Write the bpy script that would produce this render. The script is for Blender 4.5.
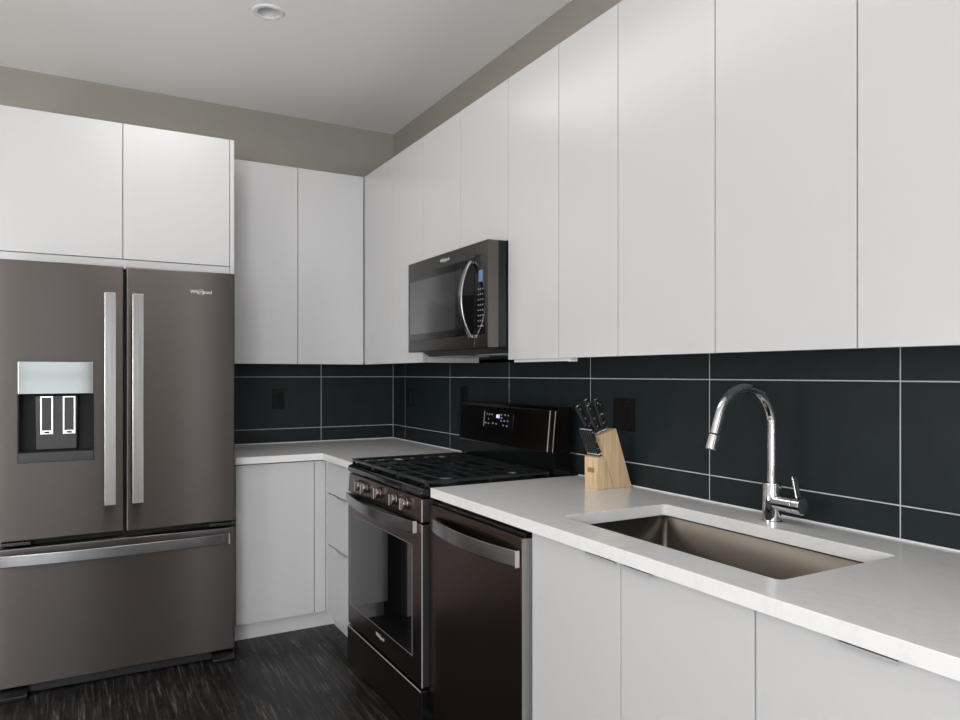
import bpy, bmesh, math, random
from mathutils import Vector, Matrix
for o in list(bpy.data.objects): bpy.data.objects.remove(o, do_unlink=True)
C = bpy.context.scene
COL = C.collection
PI = math.pi
random.seed(4)

# ------------------------------------------------------------------ camera
FPX, TH = 719.44, 0.5109
cam = bpy.data.cameras.new('camera'); co = bpy.data.objects.new('camera', cam); COL.objects.link(co)
co.location = (-1.7617, -4.2753, 1.3209); co.rotation_euler = (PI / 2, 0, -TH)
cam.sensor_width = 36; cam.lens = FPX / 960 * 36; cam.shift_y = 13.9 / 960; cam.clip_start = 0.05
C.camera = co
# ------------------------------------------------------------------ world, daylight, exposure
w = bpy.data.worlds.new('world'); C.world = w; w.use_nodes = True
w.node_tree.nodes['Background'].inputs[0].default_value = (0.80, 0.90, 1.0, 1)
w.node_tree.nodes['Background'].inputs[1].default_value = 0.25
C.view_settings.view_transform = 'Standard'; C.view_settings.look = 'None'
C.view_settings.gamma = 1; C.view_settings.use_curve_mapping = False
C.view_settings.exposure = -0.1

def daylight(name, loc, rot, sx, sy, power, col=(0.94, 0.965, 1.0)):
    l = bpy.data.lights.new(name, 'AREA'); l.shape = 'RECTANGLE'; l.size = sx; l.size_y = sy
    l.energy = power; l.color = col
    o = bpy.data.objects.new(name, l); o.location = loc; o.rotation_euler = rot; COL.objects.link(o)
    return o
RX0, RX1, RY0, RY1, ZC = -4.6, 0.008, -7.0, 0.008, 2.852
# windows: (centre along the wall, width, sill, head)
REAR_WIN = [(-3.55, 1.7, 0.4, 2.55, 185), (-2.0, 0.8, 0.15, 2.45, 14), (-0.40, 0.30, 0.15, 2.45, 14)]      # ..., power; wide one is unseen, placed to light the back cabinets
LEFT_WIN = [(-2.95, 1.7, 0.4, 2.6, 8), (-5.3, 1.5, 0.4, 2.6, 8)]
for cx, ww, z0, z1, pw in REAR_WIN:
    daylight('daylight_rear', (cx, RY0 - 0.22, (z0 + z1) / 2), (PI / 2, 0, 0), ww, z1 - z0, pw)
for cy, ww, z0, z1, pw in LEFT_WIN:
    daylight('daylight_side', (RX0 - 0.22, cy, (z0 + z1) / 2), (PI / 2, 0, -PI / 2), ww, z1 - z0, pw)

def fill_light(name, kind, loc, power, size, col=(1.0, 0.97, 0.945)):
    l = bpy.data.lights.new(name, kind); l.energy = power; l.color = col
    if kind == 'AREA': l.shape = 'DISK'; l.size = size
    else: l.shadow_soft_size = size
    o = bpy.data.objects.new(name, l); o.location = loc; COL.objects.link(o); return o
# added unseen fill: soft points left of and behind the viewer, panel over aisle
fill_light('soft_fill', 'POINT', (-3.3, -2.6, 1.3), 50, 0.25)
fill_light('soft_fill', 'POINT', (-3.2, -5.4, 1.5), 56, 0.25)
al = fill_light('aisle_fill', 'AREA', (-1.35, -1.7, 2.845), 13, 0.6); al.data.shape = 'RECTANGLE'; al.data.size_y = 2.0  # added overhead fill for the counters and back corner

# ------------------------------------------------------------------ materials
def mat(name, col, rough=0.5, metal=0.0, spec=0.5, coat=0.0, coat_r=0.05, aniso=0.0, arot=0.0, emit=None, es=0.0):
    m = bpy.data.materials.new(name); m.use_nodes = True
    b = m.node_tree.nodes['Principled BSDF']
    b.inputs['Base Color'].default_value = (*col, 1); b.inputs['Roughness'].default_value = rough
    b.inputs['Metallic'].default_value = metal; b.inputs['Specular IOR Level'].default_value = spec
    b.inputs['Coat Weight'].default_value = coat; b.inputs['Coat Roughness'].default_value = coat_r
    b.inputs['Anisotropic'].default_value = aniso; b.inputs['Anisotropic Rotation'].default_value = arot
    if emit: b.inputs['Emission Color'].default_value = (*emit, 1); b.inputs['Emission Strength'].default_value = es
    return m
def nd(m, t, **kw):
    n = m.node_tree.nodes.new(t)
    for k, v in kw.items(): setattr(n, k, v)
    return n
def coords(m, scale, rot=(0, 0, 0)):
    tc = nd(m, 'ShaderNodeTexCoord'); mp = nd(m, 'ShaderNodeMapping')
    mp.inputs['Scale'].default_value = scale; mp.inputs['Rotation'].default_value = rot
    m.node_tree.links.new(tc.outputs['Object'], mp.inputs[0]); return mp
def ramp(m, src, stops):
    r = nd(m, 'ShaderNodeValToRGB')
    e = r.color_ramp.elements
    while len(e) < len(stops): e.new(0.5)
    for k, (p, c) in enumerate(stops): e[k].position = p; e[k].color = (*c, 1)
    m.node_tree.links.new(src, r.inputs[0]); return r
def noise(m, mp, scale, detail=4, rough=0.5):
    n = nd(m, 'ShaderNodeTexNoise'); n.inputs['Scale'].default_value = scale
    n.inputs['Detail'].default_value = detail; n.inputs['Roughness'].default_value = rough
    m.node_tree.links.new(mp.outputs[0], n.inputs['Vector']); return n
def bsdf(m): return m.node_tree.nodes['Principled BSDF']
def link(m, a, b): m.node_tree.links.new(a, b)
def bump(m, src, strength, dist):
    b = nd(m, 'ShaderNodeBump'); b.inputs['Strength'].default_value = strength; b.inputs['Distance'].default_value = dist
    link(m, src, b.inputs['Height']); link(m, b.outputs[0], bsdf(m).inputs['Normal'])

def brushed(name, c0, c1, rough, scale, aniso=0.0):
    """brushed metal; scale is stretched along the grain"""
    m = mat(name, c0, rough, 1.0, aniso=aniso)
    n = noise(m, coords(m, scale), 1.0, 3, 0.6)
    r = ramp(m, n.outputs[0], [(0.35, c0), (0.65, c1)])
    link(m, r.outputs[0], bsdf(m).inputs['Base Color'])
    rr = nd(m, 'ShaderNodeMapRange'); rr.inputs['To Min'].default_value = rough * 0.88; rr.inputs['To Max'].default_value = rough * 1.12
    link(m, n.outputs[0], rr.inputs[0]); link(m, rr.outputs[0], bsdf(m).inputs['Roughness'])
    return m
M = {}
M['lacquer'] = mat('white_lacquer', (0.535, 0.532, 0.536), 0.22, spec=0.45)
M['carcass'] = mat('cabinet_white', (0.53, 0.53, 0.53), 0.45)
M['toe'] = mat('toe_kick_white', (0.60, 0.60, 0.605), 0.5)
M['fridge'] = mat('black_stainless_brushed', (0.138, 0.122, 0.116), 0.30, 1.0, aniso=1.0, arot=0.25)
tg = nd(M['fridge'], 'ShaderNodeTangent', direction_type='RADIAL', axis='Z'); link(M['fridge'], tg.outputs[0], bsdf(M['fridge']).inputs['Tangent'])
M['dark_steel'] = mat('dark_stainless', (0.150, 0.105, 0.100), 0.27, 1.0)
M['backguard'] = mat('backguard_steel', (0.075, 0.060, 0.055), 0.25, 1.0)
M['trim_mid'] = mat('window_trim_steel', (0.22, 0.21, 0.205), 0.3, 0.35)
M['bronze'] = mat('bronze_steel', (0.115, 0.108, 0.098), 0.28, 1.0)
M['handle'] = brushed('handle_steel', (0.33, 0.32, 0.315), (0.38, 0.37, 0.365), 0.24, (120, 120, 3))
M['handle_h'] = brushed('handle_steel_horizontal', (0.255, 0.26, 0.265), (0.30, 0.305, 0.31), 0.22, (3, 3, 150))
M['edge_grey'] = mat('door_edge_grey', (0.24, 0.235, 0.235), 0.45, 0.3)
M['side_steel'] = mat('side_steel', (0.05, 0.05, 0.05), 0.35, 0.6)
M['bright_edge'] = mat('steel_edge_highlight', (0.50, 0.48, 0.47), 0.3, 0.35)  # edge highlights put into the colour; thin edge strips and handle ends use it
M['alu'] = mat('aluminium_pull', (0.44, 0.45, 0.46), 0.4, 0.25)
M['chrome'] = mat('chrome', (0.66, 0.66, 0.68), 0.04, 1.0)
M['sink'] = mat('sink_steel', (0.175, 0.152, 0.130), 0.33, 1.0)
M['black'] = mat('black_plastic', (0.012, 0.012, 0.013), 0.4)
M['plate'] = mat('outlet_black', (0.004, 0.004, 0.0045), 0.3, spec=0.25)
M['black_gloss'] = mat('black_gloss', (0.006, 0.006, 0.007), 0.08)
M['void'] = mat('shadow_gap_rubber', (0.004, 0.004, 0.004), 0.8)
M['dispenser'] = mat('dispenser_grey', (0.014, 0.0145, 0.0145), 0.45)
M['knob'] = mat('knob_steel', (0.26, 0.22, 0.205), 0.25, 1.0)
M['mirror'] = mat('dispenser_panel_silver', (0.30, 0.315, 0.31), 0.08, 1.0)
M['enamel'] = mat('black_enamel', (0.004, 0.0048, 0.005), 0.14, spec=0.3)
M['iron'] = mat('cast_iron', (0.009, 0.011, 0.012), 0.24)
M['glass'] = mat('oven_glass', (0.004, 0.004, 0.0045), 0.03, spec=0.8)
M['mwglass'] = mat('microwave_glass', (0.02, 0.021, 0.022), 0.04, spec=0.9, coat=0.5, coat_r=0.03)
M['display'] = mat('blue_display', (0.02, 0.04, 0.1), 0.2, emit=(0.24, 0.33, 0.62), es=0.45)
M['digit'] = mat('lit_digits', (0.2, 0.25, 0.5), 0.3, emit=(0.7, 0.78, 1.0), es=1.3)
M['mark'] = mat('panel_print', (0.32, 0.32, 0.31), 0.5)
M['badge'] = mat('badge_silver', (0.85, 0.84, 0.82), 0.3, 0.6)
M['grout'] = mat('grout', (0.50, 0.51, 0.51), 0.9)
M['caulk'] = mat('caulk_white', (0.75, 0.75, 0.75), 0.5)
M['trimwhite'] = mat('white_trim', (0.8, 0.8, 0.8), 0.4)
M['baffle'] = mat('lamp_baffle', (0.6, 0.62, 0.63), 0.35)
M['brown'] = mat('brown_brand', (0.33, 0.17, 0.06), 0.6)
M['rivet'] = mat('rivet', (0.85, 0.85, 0.85), 0.25, 0.4)
M['blade'] = mat('blade', (0.6, 0.6, 0.6), 0.2, 1.0)
M['handleblack'] = mat('knife_handle_black', (0.012, 0.012, 0.013), 0.35)
# painted wall and ceiling
def paint(name, c, r=0.85):
    m = mat(name, c, r, spec=0.25); n = noise(m, coords(m, (1, 1, 1)), 220, 3)
    bump(m, n.outputs[0], 0.06, 0.002); return m
M['taupe'] = paint('taupe_paint', (0.305, 0.288, 0.252))
M['ceiling'] = paint('ceiling_paint', (0.90, 0.895, 0.88))
M['rearpaint'] = paint('rear_paint', (0.40, 0.38, 0.35))
M['bouncefloor'] = paint('pale_bounce_floor', (0.62, 0.60, 0.57))
M['wallwhite'] = paint('pale_paint', (0.82, 0.81, 0.79))
# tile
m = mat('charcoal_tile', (0.02, 0.026, 0.030), 0.50, spec=0.28)
n = noise(m, coords(m, (1, 1, 1)), 9, 6, 0.6)
r = ramp(m, n.outputs[0], [(0.3, (0.0085, 0.0138, 0.0165)), (0.7, (0.0125, 0.0190, 0.0225))])
link(m, r.outputs[0], bsdf(m).inputs['Base Color']); M['tile'] = m
# quartz
m = mat('white_quartz', (0.76, 0.755, 0.75), 0.16, spec=0.5)
mp = coords(m, (1, 1, 1)); n1 = noise(m, mp, 5, 8, 0.68); n1.inputs['Distortion'].default_value = 1.4
r1 = ramp(m, n1.outputs[0], [(0.0, (0.76, 0.755, 0.75)), (0.50, (0.76, 0.755, 0.75)), (0.535, (0.68, 0.675, 0.665)), (0.57, (0.76, 0.755, 0.75)), (1, (0.78, 0.775, 0.77))])
n2 = noise(m, mp, 3, 3)
mx = nd(m, 'ShaderNodeMix', data_type='RGBA'); link(m, n2.outputs[0], mx.inputs[0])
mx.inputs[6].default_value = (0.76, 0.755, 0.75, 1); link(m, r1.outputs[0], mx.inputs[7])
link(m, mx.outputs[2], bsdf(m).inputs['Base Color']); M['quartz'] = m
# dark plank floor, boards run along y
m = mat('dark_wood_floor', (0.03, 0.028, 0.027), 0.36, spec=0.2)
mp = coords(m, (1, 1, 1), (0, 0, PI / 2))
bk = nd(m, 'ShaderNodeTexBrick'); link(m, mp.outputs[0], bk.inputs['Vector'])
bk.offset = 0.37; bk.inputs['Scale'].default_value = 1; bk.inputs['Mortar Size'].default_value = 0.0024
bk.inputs['Brick Width'].default_value = 1.35; bk.inputs['Row Height'].default_value = 0.18
bk.inputs['Color1'].default_value = (0.75, 0.75, 0.75, 1); bk.inputs['Color2'].default_value = (1.25, 1.25, 1.25, 1); bk.inputs['Mortar'].default_value = (0.25, 0.25, 0.25, 1)
g = noise(m, coords(m, (18, 0.9, 1)), 3.6, 10, 0.80); g.inputs['Distortion'].default_value = 0.5
rg = ramp(m, g.outputs[0], [(0.40, (0.004, 0.0036, 0.0035)), (0.50, (0.010, 0.0092, 0.0088)), (0.56, (0.030, 0.0275, 0.0262)), (0.66, (0.15, 0.14, 0.132))])
mx = nd(m, 'ShaderNodeMix', data_type='RGBA', blend_type='MULTIPLY'); mx.inputs[0].default_value = 1
link(m, rg.outputs[0], mx.inputs[6]); link(m, bk.outputs[0], mx.inputs[7]); link(m, mx.outputs[2], bsdf(m).inputs['Base Color'])
bump(m, g.outputs[0], 0.25, 0.003); M['floor'] = m
# pale wood of the knife block, grain along the leaning block and upright in its front
def wood(name, rot, k):
    m = mat(name, (0.62, 0.44, 0.27), 0.5)
    g = noise(m, coords(m, (70, 70, 4), rot), 1.3, 6, 0.6); g.inputs['Distortion'].default_value = 0.4
    r = ramp(m, g.outputs[0], [(0.32, (0.47 * k, 0.31 * k, 0.17 * k)), (0.45, (0.60 * k, 0.43 * k, 0.265 * k)), (0.60, (0.66 * k, 0.49 * k, 0.315 * k)), (0.72, (0.72 * k, 0.56 * k, 0.385 * k))])
    link(m, r.outputs[0], bsdf(m).inputs['Base Color']); return m
M['wood'] = wood('pale_wood_leaning', (0, -0.34, 0), 1.0); M['woodf'] = wood('pale_wood_upright', (0, 0, 0), 1.06)
# window pane
m = bpy.data.materials.new('window_pane'); m.use_nodes = True; nt = m.node_tree; nt.nodes.clear()
o_ = nt.nodes.new('ShaderNodeOutputMaterial'); t_ = nt.nodes.new('ShaderNodeBsdfTransparent'); g_ = nt.nodes.new('ShaderNodeBsdfGlossy'); x_ = nt.nodes.new('ShaderNodeMixShader')
g_.inputs['Roughness'].default_value = 0.02; x_.inputs[0].default_value = 0.06
nt.links.new(t_.outputs[0], x_.inputs[1]); nt.links.new(g_.outputs[0], x_.inputs[2]); nt.links.new(x_.outputs[0], o_.inputs[0]); M['pane'] = m

# ------------------------------------------------------------------ mesh helpers (all shapes are given in world coordinates)
class MB:
    def __init__(s): s.bm = bmesh.new()
    def add(s, b, mi=0):
        for f in b.faces: f.material_index = mi
        me = bpy.data.meshes.new('t'); b.to_mesh(me); b.free(); s.bm.from_mesh(me); bpy.data.meshes.remove(me); return s
    def box(s, x0, x1, y0, y1, z0, z1, bev=0.0, seg=2, mi=0, xf=None):
        b = bmesh.new(); bmesh.ops.create_cube(b, size=1)
        for v in b.verts:
            v.co = Vector(((x0 + x1) / 2 + v.co.x * abs(x1 - x0), (y0 + y1) / 2 + v.co.y * abs(y1 - y0), (z0 + z1) / 2 + v.co.z * abs(z1 - z0)))
        if bev: bmesh.ops.bevel(b, geom=list(b.edges), offset=bev, segments=seg, profile=0.5, affect='EDGES')
        if xf: b.transform(xf)
        return s.add(b, mi)
    def prism(s, poly, axis, a, c, bev=0.0, seg=2, mi=0, xf=None):
        """poly: points in the two other axes (x,y,z order), extruded along axis from a to c"""
        b = bmesh.new()
        def P(p, t):
            q = list(p); q.insert(axis, t); return Vector(q)
        lo = [b.verts.new(P(p, a)) for p in poly]; hi = [b.verts.new(P(p, c)) for p in poly]
        k = len(poly); b.faces.new(lo); b.faces.new(hi[::-1])
        for i in range(k): b.faces.new((lo[i], hi[i], hi[(i + 1) % k], lo[(i + 1) % k]))
        bmesh.ops.recalc_face_normals(b, faces=b.faces[:])
        if bev: bmesh.ops.bevel(b, geom=list(b.edges), offset=bev, segments=seg, profile=0.5, affect='EDGES')
        if xf: b.transform(xf)
        return s.add(b, mi)
    def lathe(s, prof, base, axis=(0, 0, 1), n=32, mi=0):
        """prof: (radius, height along axis) from base; ends are closed"""
        b = bmesh.new(); ax = Vector(axis).normalized(); R = ax.to_track_quat('Z', 'Y').to_matrix(); base = Vector(base)
        rings = []
        for r, h in prof:
            rings.append([b.verts.new(base + R @ Vector((r * math.cos(2 * PI * i / n), r * math.sin(2 * PI * i / n), h))) for i in range(n)])
        for a, c in zip(rings, rings[1:]):
            for i in range(n): b.faces.new((a[i], a[(i + 1) % n], c[(i + 1) % n], c[i]))
        b.faces.new(rings[0][::-1]); b.faces.new(rings[-1])
        bmesh.ops.recalc_face_normals(b, faces=b.faces[:])
        return s.add(b, mi)
    def ring(s, prof, base, n=40, mi=0):
        """closed profile turned about z (no end caps)"""
        b = bmesh.new(); base = Vector(base); k = len(prof); rings = []
        for r, h in prof: rings.append([b.verts.new(base + Vector((r * math.cos(2 * PI * i / n), r * math.sin(2 * PI * i / n), h))) for i in range(n)])
        for j in range(k):
            a, c = rings[j], rings[(j + 1) % k]
            for i in range(n): b.faces.new((a[i], a[(i + 1) % n], c[(i + 1) % n], c[i]))
        bmesh.ops.recalc_face_normals(b, faces=b.faces[:])
        return s.add(b, mi)
    def sweep(s, pts, sec, side, mi=0):
        """sweep a section (list of (u,v)) along pts; u lies along the fixed vector side, v along tangent x side"""
        b = bmesh.new(); pts = [Vector(p) for p in pts]; side = Vector(side).normalized(); rings = []
        for i, p in enumerate(pts):
            t = (pts[min(i + 1, len(pts) - 1)] - pts[max(i - 1, 0)]).normalized(); nn = t.cross(side).normalized()
            rings.append([b.verts.new(p + side * u + nn * v) for u, v in sec])
        k = len(sec)
        for a, c in zip(rings, rings[1:]):
            for i in range(k): b.faces.new((a[i], a[(i + 1) % k], c[(i + 1) % k], c[i]))
        b.faces.new(rings[0][::-1]); b.faces.new(rings[-1])
        bmesh.ops.recalc_face_normals(b, faces=b.faces[:])
        return s.add(b, mi)
    def tube(s, pts, r, side, n=20, mi=0):
        return s.sweep(pts, [(r * math.cos(2 * PI * i / n), r * math.sin(2 * PI * i / n)) for i in range(n)], side, mi)
    def build(s, name, m, parent=None, origin=None, smooth=35):
        org = Vector(origin) if origin is not None else (parent['_o'] if parent is not None and '_o' in parent else None)
        org = Vector(org) if org is not None else Vector((0, 0, 0))
        s.bm.transform(Matrix.Translation(-org))
        me = bpy.data.meshes.new(name); s.bm.to_mesh(me); s.bm.free()
        for mm in (m if isinstance(m, (list, tuple)) else [m]): me.materials.append(mm)
        me.shade_smooth(); me.set_sharp_from_angle(angle=math.radians(smooth))
        o = bpy.data.objects.new(name, me); COL.objects.link(o)
        if parent is not None: o.parent = parent
        else: o.location = org
        ORG[o.name] = org
        wn = o.modifiers.new('normals', 'WEIGHTED_NORMAL'); wn.keep_sharp = True; wn.weight = 80
        return o
ORG = {}
_build = MB.build
def build(s, name, m, parent=None, origin=None, smooth=35):
    if parent is not None and origin is None: origin = ORG[parent.name]
    return _build(s, name, m, parent, origin, smooth)
MB.build = build
def rr(w, h, r, n=3):
    """rounded rectangle section, half sizes w/2 and h/2"""
    out = []
    for cx, cy, a0 in ((w / 2 - r, h / 2 - r, 0), (-w / 2 + r, h / 2 - r, 90), (-w / 2 + r, -h / 2 + r, 180), (w / 2 - r, -h / 2 + r, 270)):
        for k in range(n + 1):
            a = math.radians(a0 + 90 * k / n); out.append((cx + r * math.cos(a), cy + r * math.sin(a)))
    return out
def tag(o, label, cat, group=None):
    o['label'] = label; o['category'] = cat
    if group: o['group'] = group
    return o
def thing(name, label, cat, loc, group=None):
    o = bpy.data.objects.new(name, None); o.empty_display_size = 0.1; o.location = loc; COL.objects.link(o)
    ORG[o.name] = Vector(loc); return tag(o, label, cat, group)
def struct(o): o['kind'] = 'structure'; return o
def dup(root, delta, label, group=None):
    """copy of a thing with copies of its parts and their sub-parts"""
    r = root.copy(); COL.objects.link(r); r.location = root.location + Vector(delta); r['label'] = label
    if group: r['group'] = group
    def rec(a, b):
        for ch in a.children:
            c = ch.copy(); COL.objects.link(c); c.parent = b; rec(ch, c)
    rec(root, r); return r
def text(txt, name, m, parent, origin, xdir, ydir, width, depth=0.0006, ring=False):
    """lettering as a flat raised mesh; origin = centre of the word"""
    cu = bpy.data.curves.new('t', 'FONT'); cu.body = txt; cu.size = 1; cu.align_x = 'CENTER'; cu.align_y = 'CENTER'; cu.extrude = 0.02
    to = bpy.data.objects.new('t', cu); COL.objects.link(to); bpy.context.view_layer.update()
    me = bpy.data.meshes.new_from_object(to.evaluated_get(bpy.context.evaluated_depsgraph_get()))
    bpy.data.objects.remove(to)
    b = bmesh.new(); b.from_mesh(me); bpy.data.meshes.remove(me)
    xs = [v.co.x for v in b.verts]; k = width / (max(xs) - min(xs)); cx = (max(xs) + min(xs)) / 2
    if ring:                                   # swoosh ring round the middle of the word
        n = 28; W = max(xs) - min(xs); a, c = W * 0.15, 0.52
        prev = None; loops = []
        for i in range(n):
            t = 2 * PI * i / n; ca, sa = math.cos(t), math.sin(t)
            th_ = 0.05 + 0.05 * abs(math.cos(t + 0.5))
            q = []
            for rad in (1.0, 1.0 + th_):
                x, y = a * rad * ca, c * rad * sa; q.append(b.verts.new((cx + x * 0.93 - y * 0.30 - W * 0.01, y * 0.93 + x * 0.25, 0.02)))
            loops.append(q)
        for i in range(n):
            p, q = loops[i], loops[(i + 1) % n]; b.faces.new((p[0], p[1], q[1], q[0]))
    X, Y = Vector(xdir), Vector(ydir); Z = X.cross(Y)
    for v in b.verts: v.co = Vector(origin) + X * ((v.co.x - cx) * k) + Y * (v.co.y * k) + Z * (v.co.z / 0.02 * depth)
    mb = MB(); mb.add(b); return mb.build(name, m, parent)

# ------------------------------------------------------------------ room shell
T = 0.12
struct(MB().box(-3.0, RX1 + T, -4.7, RY1 + T, -0.12, 0).build('floor', M['floor']))
b = MB(); b.prism([(RX0 - T, RY0 - T), (RX1 + T, RY0 - T), (RX1 + T, -4.7), (-3.0, -4.7), (-3.0, RY1 + T), (RX0 - T, RY1 + T)], 2, -0.12, 0)
struct(b.build('floor_bounce', M['bouncefloor']))        # unseen floor, made pale to bounce light at the ceiling and fridge
LX, LY = -1.054, -1.183          # downlight
b = MB(); hs = 0.045
xs = [RX0 - T, LX - hs, LX + hs, RX1 + T]; ys = [RY0 - T, LY - hs, LY + hs, RY1 + T]
for i in range(3):
    for j in range(3):
        if (i, j) != (1, 1): b.box(xs[i], xs[i + 1], ys[j], ys[j + 1], ZC, ZC + 0.15)
bmesh.ops.remove_doubles(b.bm, verts=b.bm.verts[:], dist=1e-5)
struct(b.build('ceiling', M['ceiling']))
struct(MB().box(RX0 - T, RX1 + T, RY1, RY1 + T, 0, ZC).build('wall_back', M['taupe']))
struct(MB().box(RX1, RX1 + T, RY0, RY1, 0, ZC).build('wall_right', M['taupe']))
def holed_wall(name, axis, pos0, pos1, a0, a1, wins, m):
    b = MB()
    def bx(u0, u1, z0, z1):
        if axis == 'y': b.box(u0, u1, pos0, pos1, z0, z1)
        else: b.box(pos0, pos1, u0, u1, z0, z1)
    cur = a0
    for c, ww, z0, z1, _ in sorted(wins):
        bx(cur, c - ww / 2, 0, ZC); bx(c - ww / 2, c + ww / 2, 0, z0); bx(c - ww / 2, c + ww / 2, z1, ZC); cur = c + ww / 2
    bx(cur, a1, 0, ZC)
    return struct(b.build(name, m))
holed_wall('wall_rear', 'y', RY0 - T, RY0, RX0 - T, RX1 + T, REAR_WIN, M['rearpaint'])
holed_wall('wall_left', 'x', RX0 - T, RX0, RY0, RY1, LEFT_WIN, M['wallwhite'])
def window(name, axis, pos, c, ww, z0, z1, _):
    f = MB(); p = MB(); s = 0.045
    def bx(mb, u0, u1, d0, d1, a, e, bev=0):
        if axis == 'y': mb.box(u0, u1, pos + d0, pos + d1, a, e, bev)
        else: mb.box(pos + d0, pos + d1, u0, u1, a, e, bev)
    u0, u1 = c - ww / 2, c + ww / 2
    for a, e in ((u0, u0 + s), (u1 - s, u1)): bx(f, a, e, -0.10, -0.03, z0, z1, 0.003)
    for a, e in ((z0, z0 + s), (z1 - s, z1), ((z0 + z1) / 2 - 0.02, (z0 + z1) / 2 + 0.02)): bx(f, u0, u1, -0.10, -0.03, a, e, 0.003)
    bx(p, u0 + s, u1 - s, -0.068, -0.062, z0 + s, z1 - s)
    fo = struct(f.build(name, M['trimwhite'], origin=(c, pos, z0) if axis == 'y' else (pos, c, z0)))
    p.build('window_pane', M['pane'], fo)
k = 1
for wd in REAR_WIN: window('window_%d' % k, 'y', RY0, *wd); k += 1
for wd in LEFT_WIN: window('window_%d' % k, 'x', RX0, *wd); k += 1

# recessed downlight
d = thing('recessed_downlight', 'small round white recessed downlight in the ceiling above the refrigerator', 'ceiling light', (LX, LY, ZC))
MB().ring([(0.046, 0.0), (0.0475, -0.005), (0.061, -0.006), (0.0665, -0.002), (0.067, 0.0)], (LX, LY, ZC)).build('trim_ring', M['trimwhite'], d)
MB().ring([(0.046, -0.001), (0.036, 0.045), (0.034, 0.045), (0.0445, -0.001)], (LX, LY, ZC)).build('baffle', M['baffle'], d)
MB().lathe([(0.036, 0.0), (0.036, 0.006), (0.02, 0.012)], (LX, LY, ZC + 0.040)).build('lens', M['trimwhite'], d)

# ------------------------------------------------------------------ cabinets
G = 0.0034      # gap between fronts
def on_x(mb, x0, x1, y0, y1, z0, z1, bev=0.0): return mb.box(min(x0, x1), max(x0, x1), min(y0, y1), max(y0, y1), z0, z1, bev)
def front(kind, wall, face, a0, a1, z0, z1, parent, pull=None, thick=0.019):
    """a flat lacquered door or drawer front; wall 'R' faces -x, 'B' faces -y. pull=(p0,p1): edge pull along the top"""
    a0, a1 = min(a0, a1) + G / 2, max(a0, a1) - G / 2
    mb = MB()
    if wall == 'R': mb.box(-face, -face + thick, a0, a1, z0, z1, 0.0012, 2)
    else: mb.box(a0, a1, -face, -face + thick, z0, z1, 0.0012, 2)
    d = mb.build(kind, M['lacquer'], parent)
    if pull:
        p0, p1 = min(pull), max(pull); h = MB()
        if wall == 'R':
            h.box(-face - 0.013, -face + 0.016, p0, p1, z1 + 0.0002, z1 + 0.0022); h.box(-face - 0.0145, -face - 0.0125, p0, p1, z1 - 0.0045, z1 + 0.0022)
        else:
            h.box(p0, p1, -face - 0.013, -face + 0.016, z1 + 0.0002, z1 + 0.0022); h.box(p0, p1, -face - 0.0145, -face - 0.0125, z1 - 0.0045, z1 + 0.0022)
        h.build('edge_pull', M['alu'], d)
    return d
ZUB, ZUT, DU = 1.3754, 2.4615, 0.3085
GU = 'white wall cabinets'
def wall_cab_R(ya, yb, z0, doors, label, low_side=False):
    t = thing('wall_cabinet', label, 'cabinet', (0, (ya + yb) / 2, z0), GU)
    y0, y1 = min(ya, yb) + 0.0006, max(ya, yb) - 0.0006
    b = MB(); b.box(-DU + 0.021, 0.0, y0 + 0.018, y1 - 0.018, z0 + 0.020, ZUT - 0.001)          # recessed bottom between the two sides
    b.box(-DU + 0.021, 0.0, y0, y0 + 0.018, z0 + (0.001 if low_side else 0.020), ZUT - 0.001); b.box(-DU + 0.021, 0.0, y1 - 0.018, y1, z0 + 0.020, ZUT - 0.001)
    b.build('carcass', M['carcass'], t)
    for a, c in doors: front('door', 'R', DU, a, c, z0, ZUT, t)
    return t
# back wall pair
t = thing('wall_cabinet', 'white two-door wall cabinet on the back wall, right of the fridge cabinet', 'cabinet', (-0.69, 0, ZUB), GU)
b = MB(); b.box(-1.070, -0.3115, -DU + 0.021, 0.0, ZUB + 0.020, ZUT - 0.001); b.box(-1.088, -1.070, -DU + 0.021, 0.0, ZUB + 0.001, ZUT - 0.001); b.build('carcass', M['carcass'], t)
front('door', 'B', DU, -1.088, -0.694, ZUB, ZUT, t); front('door', 'B', DU, -0.694, -0.3105, ZUB, ZUT, t)
t = wall_cab_R(-0.3115, -1.122, ZUB, [(-0.3115, -0.732), (-0.732, -1.122)], 'white two-door wall cabinet in the corner, left of the microwave', True)
wall_cab_R(-1.122, -1.904, 1.838, [(-1.122, -1.51), (-1.51, -1.904)], 'short white two-door cabinet directly above the microwave')
wall_cab_R(-1.904, -2.551, ZUB, [(-1.904, -2.239), (-2.239, -2.551)], 'narrow-doored white wall cabinet just right of the microwave, above the knife block')
wall_cab_R(-2.551, -3.329, ZUB, [(-2.551, -2.937), (-2.937, -3.329)], 'white two-door wall cabinet above the faucet and sink')
wall_cab_R(-3.329, -4.11, ZUB, [(-3.329, -3.72), (-3.72, -4.11)], 'white wall cabinet at the far right end of the upper row, nearest the viewer')
# light bar under the cabinet right of the microwave
t = thing('light_bar', 'slim white light bar under the wall cabinet right of the microwave', 'light', (-0.275, -2.09, ZUB))
MB().box(-0.288, -0.262, -2.262, -1.915, ZUB - 0.010, ZUB + 0.0198, 0.002).build('housing', M['trimwhite'], t)
MB().box(-0.2885, -0.2575, -2.280, -2.262, ZUB - 0.012, ZUB + 0.0198, 0.002).build('end_cap', M['trimwhite'], t)

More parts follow.
